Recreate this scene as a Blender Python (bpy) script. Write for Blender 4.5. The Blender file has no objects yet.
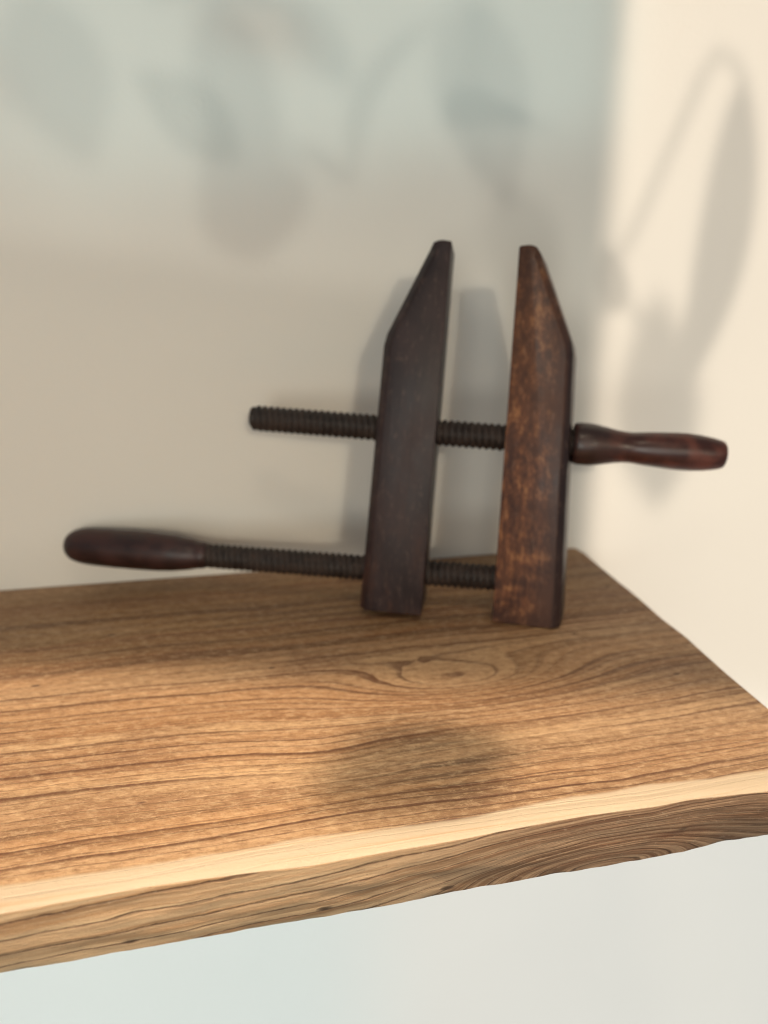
import bpy, bmesh, math, random
from mathutils import Vector, Matrix, noise as mnoise
random.seed(4)
S = bpy.context.scene
COL = S.collection

# ---------------------------------------------------------------- camera
PITCH, YAW = 14.769, 13.092
cd = bpy.data.cameras.new('camera'); cam = bpy.data.objects.new('camera', cd); COL.objects.link(cam)
cam.location = (0, -0.60973, 0.209)
cam.rotation_euler = (math.radians(90-PITCH), 0, math.radians(-YAW))
cd.sensor_fit = 'VERTICAL'; cd.sensor_height = 36; cd.lens = 36*770/1024
cd.clip_start = 0.01; cd.clip_end = 100
cd.dof.use_dof = True; cd.dof.focus_distance = 0.335; cd.dof.aperture_fstop = 5.8
S.camera = cam

# ---------------------------------------------------------------- world, lamps, exposure
w = bpy.data.worlds.new('World'); S.world = w; w.use_nodes = True
w.node_tree.nodes['Background'].inputs[0].default_value = (0.93, 0.97, 0.97, 1)
w.node_tree.nodes['Background'].inputs[1].default_value = 0.23
S.view_settings.view_transform = 'Standard'; S.view_settings.look = 'None'
S.view_settings.exposure = 0; S.view_settings.gamma = 1
S.cycles.use_denoising = True
S.cycles.max_bounces = 8; S.cycles.filter_width = 1.1
S.cycles.sample_clamp_indirect = 4

LD = Vector((0.0, 0.975, -0.2)).normalized()      # the way window light travels
def beam(name, x0, x1, z0, z1, dist, spread, E, color, LD=LD):
    """window light or added fill: a rectangular lamp whose patch on the wall spans x0..x1, z0..z1; E is its strength there"""
    c = Vector(((x0+x1)/2, 0, (z0+z1)/2)) - LD*dist
    l = bpy.data.lights.new(name, 'AREA'); l.shape = 'RECTANGLE'
    hz = math.hypot(LD.x, LD.y)
    l.size = (x1-x0)*LD.y/hz; l.size_y = (z1-z0)*hz
    l.spread = math.radians(spread); l.color = color
    l.energy = E*l.size*l.size_y
    o = bpy.data.objects.new(name, l); COL.objects.link(o)
    o.location = c; o.rotation_euler = LD.to_track_quat('-Z', 'Y').to_euler()
    return o
LB = Vector((0.38, 0.87, -0.30)).normalized()     # from the upper left
LR = Vector((-0.38, 0.87, -0.30)).normalized()    # from the upper right
beam('window_light_right', 0.331, 1.25, -0.22, 0.85, 0.95, 2.9, 1.30, (1, 0.86, 0.71))
beam('window_light_right_soft', 0.331, 1.25, -0.22, 0.85, 1.2, 1.6, 1.55, (1, 0.86, 0.71), LR)
beam('window_light_low', -0.8, 0.326, -0.115, 0.272, 0.95, 13.0, 0.38, (1, 0.74, 0.44))
beam('window_light_all', -0.8, 0.329, -0.115, 0.85, 0.95, 2.2, 0.30, (1.0, 0.98, 0.86))
beam('window_light_high', -0.8, 0.330, 0.270, 0.85, 0.95, 2.4, 0.34, (1.0, 0.96, 0.86), LB)
beam('window_light_high_cool', -0.9, 0.330, 0.265, 0.85, 0.95, 7.0, 0.66, (0.60, 0.97, 1.0), LR)
beam('fill_light_below_left', -1.6, 0.13, -1.3, -0.23, 0.95, 14, 2.25, (0.79, 0.94, 1.0))  # added fill, left and right, to brighten the wall below the shelf
beam('fill_light_below_right', 0.13, 1.9, -1.3, -0.23, 0.95, 14, 2.25, (0.93, 0.96, 0.98))
def lamp(name, loc, tgt, size, spread, power, color):
    l = bpy.data.lights.new(name, 'AREA'); l.shape = 'DISK'; l.size = size
    l.spread = math.radians(spread); l.energy = power; l.color = color
    o = bpy.data.objects.new(name, l); COL.objects.link(o); o.location = loc
    o.rotation_euler = (Vector(tgt)-Vector(loc)).to_track_quat('-Z', 'Y').to_euler()
    return o
# warm lamp above: its patch on the shelf ends in a soft line in front of the clamp
TD = Vector((0.10, 0.30, -0.95)).normalized()
tl = bpy.data.lights.new('ceiling_lamp', 'AREA'); tl.shape = 'RECTANGLE'; tl.size = 0.95; tl.size_y = 0.42*0.95
tl.spread = math.radians(4.5); tl.color = (1, 0.82, 0.63); tl.energy = 3.2*tl.size*tl.size_y
to = bpy.data.objects.new('ceiling_lamp', tl); COL.objects.link(to)
to.location = Vector((-.185, -.345, 0))-TD*.85; to.rotation_euler = TD.to_track_quat('-Z', 'Y').to_euler()
lamp('ceiling_lamp_soft', (-0.02, -0.74, 0.85), (0.05, -0.38, 0), 0.2, 45, 0.42, (1, 0.83, 0.62))
fl = bpy.data.lights.new('room_fill_light', 'AREA'); fl.shape = 'RECTANGLE'; fl.size = 0.55; fl.size_y = 0.7  # added soft fill from behind the viewer, lightens wall and jaws
fl.energy = 8.8; fl.color = (1.0, 0.985, 0.90); fo = bpy.data.objects.new('room_fill_light', fl); COL.objects.link(fo)
fo.location = (-.56, -1.82, .17); fo.rotation_euler = (Vector((.15, 0, .12))-fo.location).to_track_quat('-Z', 'Y').to_euler()

# ---------------------------------------------------------------- helpers
def tag(o, label=None, cat=None, group=None, kind=None):
    for k, v in (('label', label), ('category', cat), ('group', group), ('kind', kind)):
        if v: o[k] = v
    return o
def link(name, bm, mats, parent=None, smooth=True, angle=35):
    me = bpy.data.meshes.new(name); bm.normal_update(); bm.to_mesh(me); bm.free()
    for m in (mats if isinstance(mats, (list, tuple)) else [mats]): me.materials.append(m)
    if smooth:
        me.polygons.foreach_set('use_smooth', [True]*len(me.polygons))
        me.set_sharp_from_angle(angle=math.radians(angle))
    o = bpy.data.objects.new(name, me); COL.objects.link(o)
    if parent: o.parent = parent
    return o
def empty(name, mat=None):
    o = bpy.data.objects.new(name, None); COL.objects.link(o); o.empty_display_size = .03
    if mat: o.matrix_world = mat
    return o

class NT:
    """small node-tree writer"""
    def __init__(s, name, rough=.5):
        s.m = bpy.data.materials.new(name); s.m.use_nodes = True
        s.t = s.m.node_tree; s.b = s.t.nodes['Principled BSDF']; s.b.inputs['Roughness'].default_value = rough
        tc = s.t.nodes.new('ShaderNodeTexCoord'); s.P = tc.outputs['Object']
        sx = s.t.nodes.new('ShaderNodeSeparateXYZ'); s.t.links.new(s.P, sx.inputs[0]); s.x, s.y, s.z = sx.outputs
    def _in(s, sock, v):
        if isinstance(v, bpy.types.NodeSocket): s.t.links.new(v, sock)
        else: sock.default_value = v
    def math(s, op, a, b=0.0, c=0.0, clamp=False):
        n = s.t.nodes.new('ShaderNodeMath'); n.operation = op; n.use_clamp = clamp
        for i, v in enumerate((a, b, c)): s._in(n.inputs[i], v)
        return n.outputs[0]
    def spec(s, v): s.b.inputs['Specular IOR Level'].default_value = v; return s
    def add(s, a, b): return s.math('ADD', a, b)
    def mul(s, a, b): return s.math('MULTIPLY', a, b)
    def vec(s, x, y, z):
        n = s.t.nodes.new('ShaderNodeCombineXYZ')
        for i, v in enumerate((x, y, z)): s._in(n.inputs[i], v)
        return n.outputs[0]
    def noise(s, v, scale=1, detail=2, rough=.5, dist=0):
        n = s.t.nodes.new('ShaderNodeTexNoise'); s._in(n.inputs['Vector'], v)
        n.inputs['Scale'].default_value = scale; n.inputs['Detail'].default_value = detail
        n.inputs['Roughness'].default_value = rough; n.inputs['Distortion'].default_value = dist
        return n.outputs[0]
    def smooth(s, v, lo, hi, a=0.0, b=1.0):
        n = s.t.nodes.new('ShaderNodeMapRange'); n.interpolation_type = 'SMOOTHSTEP'
        s._in(n.inputs[0], v)
        for i, q in enumerate((lo, hi, a, b)): n.inputs[i+1].default_value = q
        return n.outputs[0]
    def ramp(s, v, stops, interp='LINEAR'):
        n = s.t.nodes.new('ShaderNodeValToRGB'); s._in(n.inputs[0], v); r = n.color_ramp; r.interpolation = interp
        while len(r.elements) < len(stops): r.elements.new(.5)
        for e, (p, c) in zip(r.elements, stops): e.position = p; e.color = (*c, 1)
        return n.outputs[0]
    def mix(s, f, a, b, mode='MIX'):
        n = s.t.nodes.new('ShaderNodeMix'); n.data_type = 'RGBA'; n.blend_type = mode
        s._in(n.inputs[0], f)
        for i, v in ((6, a), (7, b)):
            s._in(n.inputs[i], v if isinstance(v, bpy.types.NodeSocket) else (*v, 1))
        return n.outputs[2]
    def gauss(s, x0, sx, y0, sy, X=None, Y=None):
        a = s.math('DIVIDE', s.math('SUBTRACT', X or s.x, x0), sx); b = s.math('DIVIDE', s.math('SUBTRACT', Y or s.y, y0), sy)
        return s.math('EXPONENT', s.mul(s.add(s.mul(a, a), s.mul(b, b)), -1.0))
    def out(s, col, height=None, strength=.3, dist=.001, rough=None):
        s._in(s.b.inputs['Base Color'], col)
        if rough is not None: s._in(s.b.inputs['Roughness'], rough)
        if height is not None:
            n = s.t.nodes.new('ShaderNodeBump'); n.inputs['Strength'].default_value = strength
            n.inputs['Distance'].default_value = dist; s._in(n.inputs['Height'], height)
            s.t.links.new(n.outputs[0], s.b.inputs['Normal'])
        return s.m

# ---------------------------------------------------------------- materials
def wall_material():
    n = NT('painted_plaster', .65)
    a = n.noise(n.P, 3, 3); c = n.mix(a, (0.71, 0.68, 0.62), (0.77, 0.74, 0.67))
    h = n.add(n.noise(n.P, 260, 4, .65), n.mul(n.noise(n.P, 28, 2), 1.2))
    return n.out(c, h, .22, .0014)

def ring_lines(n, v, x, freq, warp, rag, seed):
    """growth rings: each darkens slowly, then breaks off sharply; returns (slow shade, thin line)"""
    ph = n.add(n.mul(v, freq), n.mul(n.noise(n.vec(n.mul(x, 1.3), n.mul(v, 16), seed), 1, 2), warp))
    ph = n.add(ph, n.mul(n.math('SUBTRACT', n.noise(n.vec(n.mul(x, 120), n.mul(v, 700), seed), 1, 3, .65), .5), rag))
    fr = n.math('FRACT', ph)
    slow = n.smooth(fr, .25, .95)
    thin = n.mul(n.smooth(fr, .78, .95), n.smooth(fr, .96, 1.0, 1, 0))
    return n.mul(slow, n.smooth(fr, .95, 1.0, 1, 0)), thin

def board_material():
    n = NT('sawn_hardwood', .6).spec(.35)
    x, y, z = n.x, n.y, n.z
    wob = n.math('SUBTRACT', n.noise(n.vec(n.mul(x, 6.0), n.mul(y, 8), n.mul(z, 8)), 1, 1.5), .5)
    wob2 = n.math('SUBTRACT', n.noise(n.vec(n.mul(x, 30), n.mul(y, 60), n.mul(z, 60)), 1, 2), .5)
    eye = n.gauss(.135, .072, -.224, .030)
    eye2 = n.gauss(-.02, .12, -.185, .035)
    wave = n.gauss(.045, .035, -.285, .03)
    v = n.add(y, n.add(n.mul(wob, .020), n.mul(wob2, .0026)))
    v = n.add(v, n.mul(eye, .050)); v = n.add(v, n.mul(eye2, .008)); v = n.add(v, n.mul(wave, .007))
    v = n.math('SUBTRACT', v, n.mul(x, .02))
    mr = n.t.nodes.new('ShaderNodeMapRange'); n._in(mr.inputs[0], v); mr.inputs[1].default_value = -.37; mr.inputs[2].default_value = .01; u = mr.outputs[0]
    U = lambda q: (q+.37)/.38
    tan, org, brn, drk, lit, olv = (.50, .305, .16), (.455, .25, .118), (.34, .165, .068), (.15, .068, .028), (.57, .36, .19), (.34, .19, .082)
    base = n.ramp(u, [(U(-.362), org), (U(-.335), tan), (U(-.322), org), (U(-.300), tan), (U(-.286), lit), (U(-.268), org), (U(-.264), tan),
        (U(-.2545), org), (U(-.242), lit), (U(-.2345), brn), (U(-.226), org), (U(-.200), org), (U(-.180), tan), (U(-.158), org), (U(-.1545), drk), (U(-.147), brn), (U(-.135), olv),
        (U(-.1165), brn), (U(-.113), olv), (U(-.085), olv), (U(-.079), drk), (U(-.072), olv), (U(-.04), brn), (U(-.032), olv), (U(.005), tan)])
    # cloudy figure
    cl = n.noise(n.vec(n.mul(x, 8), n.mul(v, 22), z), 1, 4, .6)
    base = n.mix(n.smooth(cl, .50, .68, 0, .66), base, (.235, .112, .052))
    base = n.mix(n.smooth(cl, .25, .42, .35, 0), base, (.58, .39, .24))
    rt = n.mul(n.smooth(x, .02, .16), n.smooth(y, -.18, -.26))
    base = n.mix(n.mul(rt, .30), base, (.24, .145, .08))
    st = n.noise(n.vec(n.mul(x, 2.6), n.mul(v, 140), n.mul(z, 140)), 1, 4, .65)
    base = n.mix(n.smooth(st, .46, .70, 0, .62), base, drk)
    st2 = n.noise(n.vec(n.mul(x, 6.0), n.mul(v, 420), n.mul(z, 420)), 1, 3, .65)
    base = n.mix(n.smooth(st2, .50, .72, 0, .35), base, lit)
    # rings: broad, and a finer set that is denser to the right
    gate = n.smooth(n.noise(n.vec(n.mul(x, 4), n.mul(v, 28), 3.0), 1, 3), .36, .60)
    s1, l1 = ring_lines(n, v, x, 78, 2.4, .10, 1.0)
    s2, l2 = ring_lines(n, v, x, 175, 3.5, .22, 5.0)
    base = n.mix(n.mul(s1, .20), base, (.17, .08, .035))
    base = n.mix(n.mul(n.mul(l1, gate), .85), base, (.12, .045, .02))
    g2 = n.math('MULTIPLY', gate, n.add(.45, n.smooth(x, .0, .15, 0, .5)), clamp=True)
    base = n.mix(n.mul(n.mul(l2, g2), .85), base, (.12, .05, .025))
    # soft shadow in the middle, painted into the wood colour and broken by streaks
    shade_streak = n.noise(n.vec(n.mul(x, 12), n.mul(v, 160), 2.0), 1, 3, .6)
    painted_shade = n.math('MULTIPLY', n.gauss(.100, .045, -.300, .034), n.add(.10, n.smooth(shade_streak, .38, .62)), clamp=True)
    base = n.mix(n.mul(painted_shade, .62), base, (.085, .055, .036))
    # saw fuzz and fibres
    fib = n.noise(n.vec(n.mul(x, 75), n.mul(y, 560), n.mul(z, 560)), 1, 5, .75)
    fz = n.noise(n.vec(n.add(n.mul(x, 330), n.mul(y, 160)), n.mul(y, 430), n.mul(z, 430)), 1, 5, .75)
    base = n.mix(n.smooth(fib, .34, .50, .50, 0), base, (.14, .065, .03))
    mot = n.noise(n.vec(n.add(n.mul(x, 130), n.mul(y, 60)), n.mul(y, 260), n.mul(z, 260)), 1, 6, .8)
    base = n.mix(n.smooth(mot, .50, .62, 0, .42), base, (.66, .46, .27))
    base = n.mix(n.smooth(mot, .38, .48, .46, 0), base, (.17, .08, .035))
    base = n.mix(n.smooth(fz, .52, .66, 0, .24), base, (.70, .50, .30))
    base = n.mix(n.smooth(fz, .36, .47, .30, 0), base, (.20, .095, .045))
    base = n.mix(n.mul(n.mul(l1, gate), .55), base, (.13, .05, .022))
    base = n.mix(n.mul(n.mul(l2, g2), .45), base, (.13, .055, .028))
    # pale sapwood along the live edge
    sn = n.math('SUBTRACT', n.noise(n.vec(n.mul(x, 13), n.mul(y, 14), 0.0), 1, 3), .5)
    sy = n.add(y, n.add(n.mul(sn, .013), n.mul(n.math('SUBTRACT', fib, .5), .0015)))
    sap = n.smooth(sy, -.3422, -.3396, 1, 0)
    sapc = n.mix(n.noise(n.vec(n.mul(x, 6), n.mul(y, 200), z), 1, 4, .65), (.50, .38, .25), (.62, .50, .365))
    sl = n.smooth(n.noise(n.vec(n.mul(x, 5), n.mul(y, 230), z), 1, 3), .57, .70, 0, .55)
    sapc = n.mix(sl, sapc, (.46, .27, .13))
    sapc = n.mix(n.smooth(fz, .55, .72, 0, .25), sapc, (.80, .66, .46))
    base = n.mix(sap, base, sapc)
    # worm holes / specks
    vo = n.t.nodes.new('ShaderNodeTexVoronoi'); vo.inputs['Scale'].default_value = 1
    n._in(vo.inputs['Vector'], n.vec(n.mul(x, 30), n.mul(y, 60), 0.0))
    rn = n.t.nodes.new('ShaderNodeSeparateColor'); n.t.links.new(vo.outputs['Color'], rn.inputs[0])
    sp = n.mul(n.smooth(vo.outputs['Distance'], .05, .10, 1, 0), n.smooth(rn.outputs[0], .84, .85))
    base = n.mix(n.mul(sp, .8), base, (.07, .03, .02))
    h = n.add(n.add(n.mul(fib, .6), n.add(n.mul(fz, .7), n.mul(mot, 1.0))), n.add(n.mul(st, .3), n.add(n.mul(l1, -.7), n.mul(l2, -.4))))
    return n.out(base, h, .55, .0009, n.smooth(fib, .3, .7, .68, .50))

def edge_material():
    n = NT('rough_live_edge', .7).spec(.3)
    x, y, z = n.x, n.y, n.z
    wob = n.math('SUBTRACT', n.noise(n.vec(n.mul(x, 10), 0.0, n.mul(z, 22)), 1, 2), .5)
    wob2 = n.math('SUBTRACT', n.noise(n.vec(n.mul(x, 40), 4.0, n.mul(z, 90)), 1, 2), .5)
    eye = n.gauss(.160, .060, -.027, .015, x, z)
    v = n.add(z, n.add(n.mul(wob, .010), n.mul(wob2, .0016)))
    v = n.add(v, n.mul(eye, -.042))
    v = n.add(v, n.mul(x, -.05))
    st = n.noise(n.vec(n.mul(x, 5), 0.0, n.mul(v, 300)), 1, 4, .65)
    st2 = n.noise(n.vec(n.mul(x, 16), 3.0, n.mul(v, 620)), 1, 5, .75)
    xr = n.smooth(n.add(x, n.mul(wob, .12)), -.01, .17)
    pale = n.mix(n.smooth(st, .38, .68), (.57, .39, .225), (.36, .205, .10))
    dark = n.mix(n.smooth(st, .36, .62), (.41, .265, .16), (.15, .075, .04))
    base = n.mix(xr, pale, dark)
    s1, l1 = ring_lines(n, v, x, 150, 2.2, .25, 2.0)
    s2, l2 = ring_lines(n, v, x, 430, 3.0, .35, 8.0)
    base = n.mix(n.mul(s1, .22), base, (.16, .09, .05))
    base = n.mix(n.mul(l1, .80), base, (.075, .036, .020))
    base = n.mix(n.mul(n.mul(l2, n.add(.1, xr)), .30), base, (.08, .042, .026))
    base = n.mix(n.smooth(st2, .50, .72, 0, .32), base, n.mix(xr, (.64, .48, .30), (.43, .31, .195)))
    base = n.mix(n.smooth(st2, .28, .44, .36, 0), base, (.12, .07, .04))
    fz = n.noise(n.vec(n.mul(x, 300), n.mul(y, 300), n.mul(z, 600)), 1, 5, .75)
    base = n.mix(n.smooth(fz, .56, .74, 0, .35), base, (.60, .48, .34))
    base = n.mix(n.smooth(fz, .28, .42, .35, 0), base, (.09, .05, .03))
    red = n.smooth(n.noise(n.vec(n.mul(x, 18), 7.0, n.mul(z, 70)), 1, 4, .6), .60, .74, 0, .6)
    base = n.mix(red, base, (.15, .06, .03))
    vo = n.t.nodes.new('ShaderNodeTexVoronoi'); vo.inputs['Scale'].default_value = 1
    n._in(vo.inputs['Vector'], n.vec(n.mul(x, 55), 0.0, n.mul(z, 150)))
    rn = n.t.nodes.new('ShaderNodeSeparateColor'); n.t.links.new(vo.outputs['Color'], rn.inputs[0])
    sp = n.mul(n.smooth(vo.outputs['Distance'], .08, .24, 1, 0), n.smooth(rn.outputs[0], .80, .81))
    base = n.mix(n.mul(sp, .85), base, (.05, .025, .015))
    h = n.add(n.add(n.mul(st2, .9), n.mul(fz, .8)), n.add(n.mul(st, .8), n.add(n.mul(sp, -1.2), n.mul(l1, -.6))))
    return n.out(base, h, .55, .0014)

def jaw_material(name, worn):
    n = NT(name, .45).spec(.28)
    x, y, z = n.x, n.y, n.z
    g = n.noise(n.vec(n.mul(x, 160), n.mul(y, 160), n.mul(z, 7)), 1, 4, .6)
    cl = n.noise(n.vec(n.mul(x, 40), n.mul(y, 40), n.mul(z, 18)), 1, 4, .6)
    if worn:
        base = n.mix(n.smooth(cl, .35, .65), (.040, .023, .022), (.078, .038, .028))
        xx = n.mul(n.smooth(z, .0, .014, .35, 1), n.smooth(n.add(x, n.mul(n.math('SUBTRACT', cl, .5), .03)), .038, .014))
        p = n.noise(n.vec(n.mul(x, 95), n.mul(y, 60), n.mul(z, 62)), 1, 6, .72)
        sc = n.noise(n.vec(n.mul(x, 300), n.mul(y, 200), n.mul(z, 120)), 1, 4, .65)
        patch = n.mul(n.smooth(n.add(n.mul(p, .7), n.mul(sc, .3)), .40, .58), xx)
        base = n.mix(n.mul(patch, .75), base, (.20, .080, .042))
        hot = n.mul(n.smooth(n.add(n.mul(p, .6), n.mul(sc, .4)), .51, .63), xx)
        base = n.mix(n.mul(hot, .85), base, (.40, .19, .082))
        top = n.mul(n.smooth(z, .10, .19), n.smooth(x, .034, .02))
        base = n.mix(n.mul(top, .30), base, (.10, .045, .02))
        tip = n.smooth(z, .222, .243, 0, .6)
        base = n.mix(tip, base, (.04, .018, .012))
        base = n.mix(n.smooth(x, .0345, .0375, 0, .8), base, (.022, .014, .015))
        scr = n.mul(n.smooth(n.noise(n.vec(n.mul(x, 220), 1.0, n.mul(z, 30)), 1, 3, .6), .64, .70), n.smooth(cl, .4, .55))
        base = n.mix(n.mul(scr, .5), base, (.26, .16, .11))
    else:
        base = n.mix(n.smooth(cl, .35, .68), (.020, .0125, .014), (.044, .027, .027))
        low = n.smooth(z, .10, .0)
        p = n.smooth(n.noise(n.vec(n.mul(x, 50), n.mul(y, 50), n.mul(z, 22)), 1, 4, .6), .45, .7)
        base = n.mix(n.mul(n.mul(low, p), .7), base, (.085, .034, .020))
    fine = n.noise(n.vec(n.mul(x, 300), n.mul(y, 300), n.mul(z, 120)), 1, 5, .75)
    base = n.mix(n.smooth(fine, .52, .68, 0, .42), base, (.12, .075, .062))
    base = n.mix(n.smooth(g, .5, .75, 0, .25), base, (.014, .009, .009))
    h = n.add(g, n.mul(cl, .5))
    return n.out(base, h, .25, .0006, n.smooth(cl, .3, .7, .36, .55))

def turned_material(name, a, b, rough, collar=None):
    n = NT(name, rough)
    g = n.noise(n.vec(n.mul(n.x, 14), n.mul(n.y, 190), n.mul(n.z, 190)), 1, 4, .6)
    cl = n.noise(n.P, 70, 3)
    base = n.mix(n.smooth(cl, .35, .65), a, b)
    base = n.mix(n.smooth(g, .5, .72, 0, .6), base, tuple(q*.35 for q in a))
    if collar:
        base = n.mix(n.smooth(n.x, collar+.040, collar+.015, 0, .75), base, (.022, .012, .010))
    return n.out(base, n.add(g, cl), .25, .0006, n.smooth(cl, .3, .7, rough-.08, rough+.12))

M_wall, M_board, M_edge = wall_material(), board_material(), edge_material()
M_jaw_dark, M_jaw_worn = jaw_material('dark_aged_wood', False), jaw_material('worn_brown_wood', True)
M_screw = turned_material('blackened_screw_wood', (.015, .009, .007), (.034, .021, .016), .6)
M_handle_dark = turned_material('dark_red_handle_wood', (.018, .007, .007), (.038, .012, .010), .42)
M_handle_red = turned_material('polished_red_handle_wood', (.05, .014, .010), (.15, .042, .026), .40, .0645)

# ---------------------------------------------------------------- wall
bm = bmesh.new()
bmesh.ops.create_cube(bm, size=1, matrix=Matrix.Translation((.3, .06, -.1)) @ Matrix.Diagonal((5, .12, 3.4, 1)))
wall = link('wall', bm, M_wall, smooth=False)
tag(wall, 'plain cream painted wall with soft leaf shadows behind the wooden shelf', 'wall')

# ---------------------------------------------------------------- shelf
def interp(t, pts):
    if t <= pts[0][0]: return pts[0][1]
    for (a, b), (c, d) in zip(pts, pts[1:]):
        if t <= c:
            k = (t-a)/(c-a); return b+(d-b)*k
    return pts[-1][1]
FT = [(-1, -.356), (-.0818, -.3545), (-.0557, -.3533), (-.0282, -.3524), (.0006, -.3534), (.0305, -.355), (.0661, -.3540), (.0897, -.3537), (.1238, -.3519),
      (.1516, -.3513), (.1799, -.3524), (.2003, -.3515), (.2366, -.354), (.28, -.352)]
FB = [(-1, -.35), (.0673, -.3499), (.1033, -.3487), (.1502, -.3491), (.2004, -.3489), (.2257, -.3463), (.2462, -.3475), (.28, -.346)]
EN = [(-.36, .276), (-.2913, .2871), (-.2539, .2914), (-.1974, .3000), (-.1664, .3020), (-.1139, .3092), (-.0546, .3152), (-.02, .3195), (.0, .319)]
XL, TH, Y0 = -.62, .030, -.0015
NU, NV = 260, 90
def pt(u, v, front):
    x, y = .1, -.2
    for _ in range(5):
        x = XL+u*(interp(y, EN)-XL); y = Y0+v*(interp(x, front)-Y0)
    return x, y
def shelf_pieces():
    bm = bmesh.new()
    rows = []
    for j in range(NV+1):                                   # sawn top
        v = j/NV; r = []
        for i in range(NU+1):
            u = i/NU; u = 1-(1-u)**1.0
            x, y = pt(u, v*.992, FT)
            q = mnoise.noise((x*6, y*18, 0))*.0006
            r.append(bm.verts.new((x, y, q*min(1, (1-v)*8)*min(1, v*6))))
        rows.append(r)
    def prof(v, z):
        r = []
        for i in range(NU+1):
            x, y = pt(i/NU, v, FT); r.append(bm.verts.new((x, y, z)))
        return r
    rows.append(prof(.9985, -.0010)); rim = prof(.999, -.0035); rows.append(rim)
    r = []
    for i in range(NU+1):
        x, y = pt(i/NU, .97, FB); r.append(bm.verts.new((x, y, -TH+.001)))
    rows.append(r)
    r = []
    for i in range(NU+1):
        x, y = pt(i/NU, 0, FB); r.append(bm.verts.new((x, y, -TH+.001)))
    rows.append(r)
    for a, b in zip(rows, rows[1:]):
        for i in range(NU): bm.faces.new((a[i], b[i], b[i+1], a[i+1]))
    for i in range(NU): bm.faces.new((rows[-1][i], rows[0][i], rows[0][i+1], rows[-1][i+1]))
    bm.faces.new([r[0] for r in rows][::-1]); bm.faces.new([r[NU] for r in rows])
    bmesh.ops.recalc_face_normals(bm, faces=bm.faces)
    # live edge: a rough skin over the front
    be = bmesh.new(); NW, NX = 26, 620
    er = []
    for k in range(NW+1):
        s = k/NW; r = []
        for i in range(NX+1):
            u = i/NX
            xt, yt = pt(u, 1, FT); xb, yb = pt(u, 1, FB)
            zz = -.0012-s*(TH-.0012)
            x = xt+(xb-xt)*s; y = yt+(yb-yt)*s
            e = math.sin(math.pi*min(1, max(0, s)))
            d = mnoise.noise((x*14, zz*70, 1))*.0016+mnoise.noise((x*45, zz*190, 5))*.0007+mnoise.noise((x*110, zz*420, 9))*.0003
            y += d*(.25+.75*e)-.0012*e
            if s > .92: zz += mnoise.noise((x*40, 0, 3))*.0008+mnoise.noise((x*120, 0, 3))*.0004
            if s < .06: zz += mnoise.noise((x*60, 2, 3))*.0006
            r.append(be.verts.new((x, y, zz)))
        er.append(r)
    back = []
    for s in (1, 0):
        r = []
        for i in range(NX+1):
            x, y = pt(i/NX, .985 if s else .996, FB if s else FT); r.append(be.verts.new((x, y, -TH+.0006 if s else -.0014)))
        er.append(r)
    er.append(er[0])
    for a, b in zip(er, er[1:]):
        for i in range(NX): be.faces.new((a[i], b[i], b[i+1], a[i+1]))
    bmesh.ops.recalc_face_normals(be, faces=be.faces)
    return bm, be
shelf = empty('wooden_shelf')
tag(shelf, 'thick live edge wooden shelf with pale sapwood strip along its front', 'shelf')
bmA, bmB = shelf_pieces()
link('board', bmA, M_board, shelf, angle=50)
tag(link('live_edge', bmB, M_edge, shelf, angle=80), 'rough brown natural front edge of the shelf')

# ---------------------------------------------------------------- wooden hand-screw clamp
MR = Matrix(((0.9287159, 0.3584923, 0.0947102, .1650), (-0.3678650, 0.9228521, 0.1141027, -.1425), (-0.0464985, -0.1408095, 0.9889442, .0064), (0, 0, 0, 1)))
W_, G_, L_, TIP, SHD, T_, Z1, Z2 = .0385, .0521, .2475, .0119, .1824, .0373, .1255, .0243
clamp = empty('wooden_clamp', MR)
tag(clamp, 'old dark wooden hand screw clamp with two jaws standing on the live edge shelf', 'clamp')
def jaw(side, mat, wide, xf, foot_in, foot_out, W_=W_, lift=.004):
    """side -1 mirrors; local x from the gripping face outwards, y back, z up"""
    r = .006
    tip = []
    # rounded tip at the outer corner of the nose
    p0, p1 = Vector((TIP, L_)), Vector((W_, SHD)); dv = (p1-p0).normalized()
    a, b = Vector((TIP-r, L_)), p0+dv*r
    for k in range(6):
        t = k/5; tip.append(a*(1-t)**2+p0*2*t*(1-t)+b*t*t)
    prof = [Vector((-foot_in, 0)), Vector((W_+foot_out, 0)), Vector((W_, SHD-.004)), p1-dv*.004]+tip[::-1]+[Vector((0.0, L_-.0005))]
    bm = bmesh.new()
    f = [bm.verts.new((side*p.x, 0, p.y-(lift if p.y < .01 else 0))) for p in prof]; k = [bm.verts.new((side*p.x, T_, p.y)) for p in prof]
    n = len(prof)
    bm.faces.new(f); bm.faces.new(k[::-1])
    for i in range(n): bm.faces.new((f[i], k[i], k[(i+1) % n], f[(i+1) % n]))
    bmesh.ops.recalc_face_normals(bm, faces=bm.faces)
    front_outer = [e for e in bm.edges if all(abs(v.co.y) < 1e-6 for v in e.verts) and all(abs(v.co.x) > TIP-r-1e-4 for v in e.verts) and max(v.co.z for v in e.verts) > .01 and max(v.co.z for v in e.verts)<L_-.002]
    bmesh.ops.bevel(bm, geom=front_outer, offset=wide, segments=1, profile=.5, affect='EDGES')
    sharp = [e for e in bm.edges if len(e.link_faces) == 2 and e.calc_face_angle(0) > math.radians(40)]
    bmesh.ops.bevel(bm, geom=sharp, offset=.0011, segments=2, profile=.5, affect='EDGES')
    o = link('jaw', bm, mat, clamp, angle=30)
    o.matrix_local = xf
    return o
jl = jaw(-1, M_jaw_dark, .0050, Matrix.Translation((-G_/2, 0, 0)) @ Matrix.Translation((-.0014, 0, 0)), -.002, .0050, W_+.0025)
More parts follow.
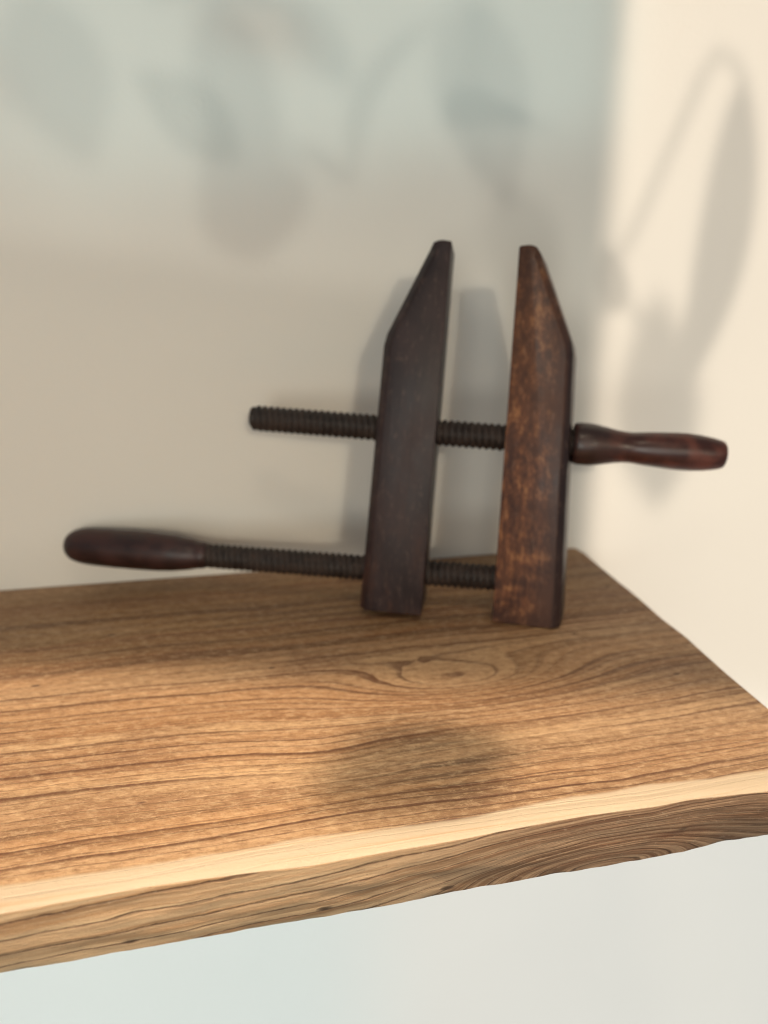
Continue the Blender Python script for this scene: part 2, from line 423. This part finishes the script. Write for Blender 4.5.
tag(jl, 'nearly black jaw on the clamp, tapering to its tip')
XR = Matrix.Translation((G_/2+W_/2-.001, T_/2, Z2)) @ Matrix.Rotation(-.0279, 4, 'Y') @ Matrix.Rotation(-.1677, 4, 'Z') @ Matrix.Translation((-W_/2, -T_/2, -Z2))
jr = jaw(1, M_jaw_worn, .0045, XR, .0040, .0032, lift=.0035)
tag(jr, 'worn brown jaw with orange scuffed patches')

def screw(x0, x1, z, r=.0092, pitch=.0046, depth=.0015, hip=0):
    """threaded rod along local x"""
    bm = bmesh.new(); NA, per = 40, 8
    n = int((x1-x0)/pitch*per); rows = []
    for i in range(n+1):
        x = x0+(x1-x0)*i/n; row = []
        for a in range(NA):
            th = 2*math.pi*a/NA
            ph = ((x/pitch)-a/NA) % 1
            d = abs(ph-.5)*2
            rr = r-depth*max(0, (d-.30)/.70)**.9
            rr *= 1+.018*mnoise.noise((x*160, math.cos(th)*2, math.sin(th)*2))+.03*min(0, mnoise.noise((x*420, math.cos(th)*3, math.sin(th)*3)))
            e = min(abs(x-x0), abs(x1-x))
            if e < .006: rr *= .66+.34*math.sqrt(max(0, 1-(1-e/.006)**2))
            row.append(bm.verts.new((x, T_/2+rr*math.cos(th), z+rr*math.sin(th))))
        rows.append(row)
    for p, q in zip(rows, rows[1:]):
        for a in range(NA): bm.faces.new((p[a], q[a], q[(a+1) % NA], p[(a+1) % NA]))
    bm.faces.new(rows[0][::-1]); bm.faces.new(rows[-1])
    bmesh.ops.recalc_face_normals(bm, faces=bm.faces)
    return link('screw', bm, M_screw, clamp, angle=60)
def handle(parent, xs, dirn, z, prof, mat):
    """turned handle; prof = (distance from xs, radius)"""
    bm = bmesh.new(); NA = 48
    # catmull-rom through the profile
    P = [prof[0]]+prof+[prof[-1]]; pts = []
    for i in range(1, len(P)-2):
        for k in range(8):
            t = k/8
            pts.append(tuple(.5*((2*P[i][c])+(P[i+1][c]-P[i-1][c])*t+(2*P[i-1][c]-5*P[i][c]+4*P[i+1][c]-P[i+2][c])*t*t+(3*P[i][c]-P[i-1][c]-3*P[i+1][c]+P[i+2][c])*t**3) for c in (0, 1)))
    pts.append(prof[-1])
    rows = []
    for s, r in pts:
        rows.append([bm.verts.new((xs+dirn*s, T_/2+max(r, .0003)*math.cos(2*math.pi*a/NA)*(1+.012*mnoise.noise((s*50, a, 0))), z+max(r, .0003)*math.sin(2*math.pi*a/NA))) for a in range(NA)])
    for p, q in zip(rows, rows[1:]):
        for a in range(NA): bm.faces.new((p[a], q[a], q[(a+1) % NA], p[(a+1) % NA]))
    bm.faces.new(rows[0]); bm.faces.new(rows[-1])
    bmesh.ops.recalc_face_normals(bm, faces=bm.faces)
    return link('handle', bm, mat, parent, angle=40)
XE = G_/2+W_
Z1 -= .003; Z2 -= .0015
s_up = screw(-XE-.0986, XE+.006, Z1)
s_lo = screw(-XE-.133, XE-.004, Z2)
for o, zc, a in ((s_up, Z1, .55), (s_lo, Z2, -.9)):
    o.matrix_local = Matrix.Translation((-.045, 0, zc)) @ Matrix.Rotation(math.radians(a), 4, 'Y') @ Matrix.Translation((.045, 0, -zc))
tag(s_up, 'upper wooden screw through both jaws with its handle on the far right')
tag(s_lo, 'lower wooden screw with its handle on the far left')
handle(s_up, XE-.001, 1, Z1, [(0, .0130), (.003, .0141), (.012, .0142), (.020, .0128), (.029, .0110), (.038, .0103), (.048, .0112), (.064, .0122), (.076, .0124), (.087, .0113), (.094, .0099), (.0975, .0086), (.0990, .006), (.0995, .002)], M_handle_red)
handle(s_lo, -XE-.1265, -1, Z2, [(0, .0085), (.003, .0098), (.008, .0103), (.015, .0118), (.030, .0138), (.050, .0145), (.075, .0144), (.093, .0138), (.103, .0122), (.1085, .0095), (.1112, .006), (.1118, .002)], M_handle_dark)

# ---------------------------------------------------------------- houseplant near the window (behind the viewer): its leaves cast the shadows on the wall
def leaf_material():
    n = NT('green_leaf', .5)
    return n.out(n.mix(n.noise(n.P, 30, 2), (.05, .12, .03), (.09, .18, .05)))
M_leaf = leaf_material()
def at(wx, wz, s, D=None): return Vector((wx, 0, wz))-(D or LD)*s
plant = empty('houseplant', Matrix.Translation(at(.1, .75, .78)))
tag(plant, 'leafy houseplant hanging by the window that throws leaf shadows on the wall', 'plant')
def leaf(a, b, width, s, bend=0.0, skew=.45, D=None):
    """leaf blade from wall-shadow point a (stalk) to b (tip)"""
    A, B = at(*a, s, D), at(*b, s-.02, D); ax = (B-A); ln = ax.length; ax.normalize()
    nrm = Vector((0, -1, .15)).normalized(); sd = ax.cross(nrm).normalized(); nrm = sd.cross(ax)
    bm = bmesh.new(); N = 16; rows = []
    for i in range(N+1):
        t = i/N; wd = width/2*(math.sin(math.pi*t**skew_pow(skew)))**.9
        c = A+ax*(ln*t)+sd*(bend*math.sin(math.pi*t))+nrm*(.01*math.sin(math.pi*t))
        rows.append([bm.verts.new(c+sd*(wd*k/3)+nrm*(.25*abs(wd*k/3))-plant.location) for k in range(-3, 4)])
    for p, q in zip(rows, rows[1:]):
        for k in range(6): bm.faces.new((p[k], p[k+1], q[k+1], q[k]))
    bmesh.ops.solidify(bm, geom=bm.faces[:], thickness=.0006)
    o = link('leaf', bm, M_leaf, plant)
    return o
def skew_pow(sk): return math.log(.5)/math.log(sk)
def stem(pts, s, r):
    cu = bpy.data.curves.new('stem', 'CURVE'); cu.dimensions = '3D'; cu.bevel_depth = r; cu.bevel_resolution = 3
    sp = cu.splines.new('POLY'); sp.points.add(len(pts)-1)
    for q, p in zip(sp.points, pts): v = at(*p, s)-plant.location; q.co = (*v, 1)
    tmp = bpy.data.objects.new('tmp', cu); COL.objects.link(tmp)
    me = bpy.data.meshes.new_from_object(tmp.evaluated_get(bpy.context.evaluated_depsgraph_get()))
    bpy.data.objects.remove(tmp)
    me.materials.append(M_leaf); o = bpy.data.objects.new('stem', me); COL.objects.link(o); o.parent = plant
    return o
SD = .74
leaf((-.034, .366), (.036, .314), .046, .56, D=LB)
leaf((.010, .345), (.048, .243), .085, SD, -.012, .6)
leaf((-.10, .41), (-.066, .304), .070, SD+.05, .0, .35)
leaf((.02, .43), (.064, .318), .055, SD+.04, .012, .5)
leaf((.07, .43), (.117, .364), .035, SD, .0, .5)
leaf((.20, .43), (.244, .285), .075, SD+.05, .0, .35)
leaf((.19, .42), (.118, .296), .018, SD, .025, .5)
leaf((.05, .330), (.120, .296), .012, SD, -.006, .6)
stem([(.02, .7), (.03, .45), (.03, .36)], SD, .002)
stem([(.19, .7), (.20, .43)], SD, .002)
stem([(-.11, .7), (-.10, .40)], SD, .002)
# right hand spray
stem([(.450, .37), (.440, .392), (.428, .404), (.414, .406), (.403, .388), (.385, .345), (.36, .285), (.337, .238), (.333, .205)], .58, .0036)
stem([(.337, .238), (.36, .205), (.385, .180), (.41, .150)], .58, .0032)
leaf((.330, .262), (.346, .205), .028, .45, .0, .5)
leaf((.442, .392), (.405, .115), .052, .56, -.014, .40)
leaf((.380, .225), (.400, .03), .085, .86, .0, .5)
# unseen leaves added above the shelf to cast soft shade on its top
def shade_leaf(spot, hgt, ln, wd, turn):
    c = Vector((spot[0], spot[1], 0))-TD*(hgt/-TD.z)
    bm = bmesh.new(); N = 14; rows = []
    ax = Vector((math.cos(turn), math.sin(turn), -.12)).normalized(); sd = ax.cross(Vector((0, 0, 1))).normalized()
    for i in range(N+1):
        t = i/N; w2 = wd/2*math.sin(math.pi*t)**.8
        rows.append([bm.verts.new(c+ax*(ln*(t-.5))+sd*(w2*k/3)+Vector((0, 0, .25*abs(w2*k/3)+.008*math.sin(math.pi*t)))-plant.location) for k in range(-3, 4)])
    for p, q in zip(rows, rows[1:]):
        for k in range(6): bm.faces.new((p[k], p[k+1], q[k+1], q[k]))
    bmesh.ops.solidify(bm, geom=bm.faces[:], thickness=.0006)
    o = link('leaf', bm, M_leaf, plant)
    p0, p1 = c-ax*(ln*.5)-plant.location, Vector((0, 0, 0)); bs = bmesh.new(); prev = None
    for k in range(9):
        t = k/8; q = p0.lerp(p1, t)+Vector((0, 0, .12*math.sin(math.pi*t)))
        ring = [bs.verts.new(q+Vector((.0012*math.cos(a), .0012*math.sin(a)*.7, .0012*math.sin(a)*.7))) for a in (0, 1.26, 2.51, 3.77, 5.03)]
        if prev:
            for i in range(5): bs.faces.new((prev[i], prev[(i+1) % 5], ring[(i+1) % 5], ring[i]))
        prev = ring
    link('stem', bs, M_leaf, plant)
shade_leaf((.086, -.303), .50, .115, .078, .35)
shade_leaf((.265, -.215), .52, .10, .05, -.3)
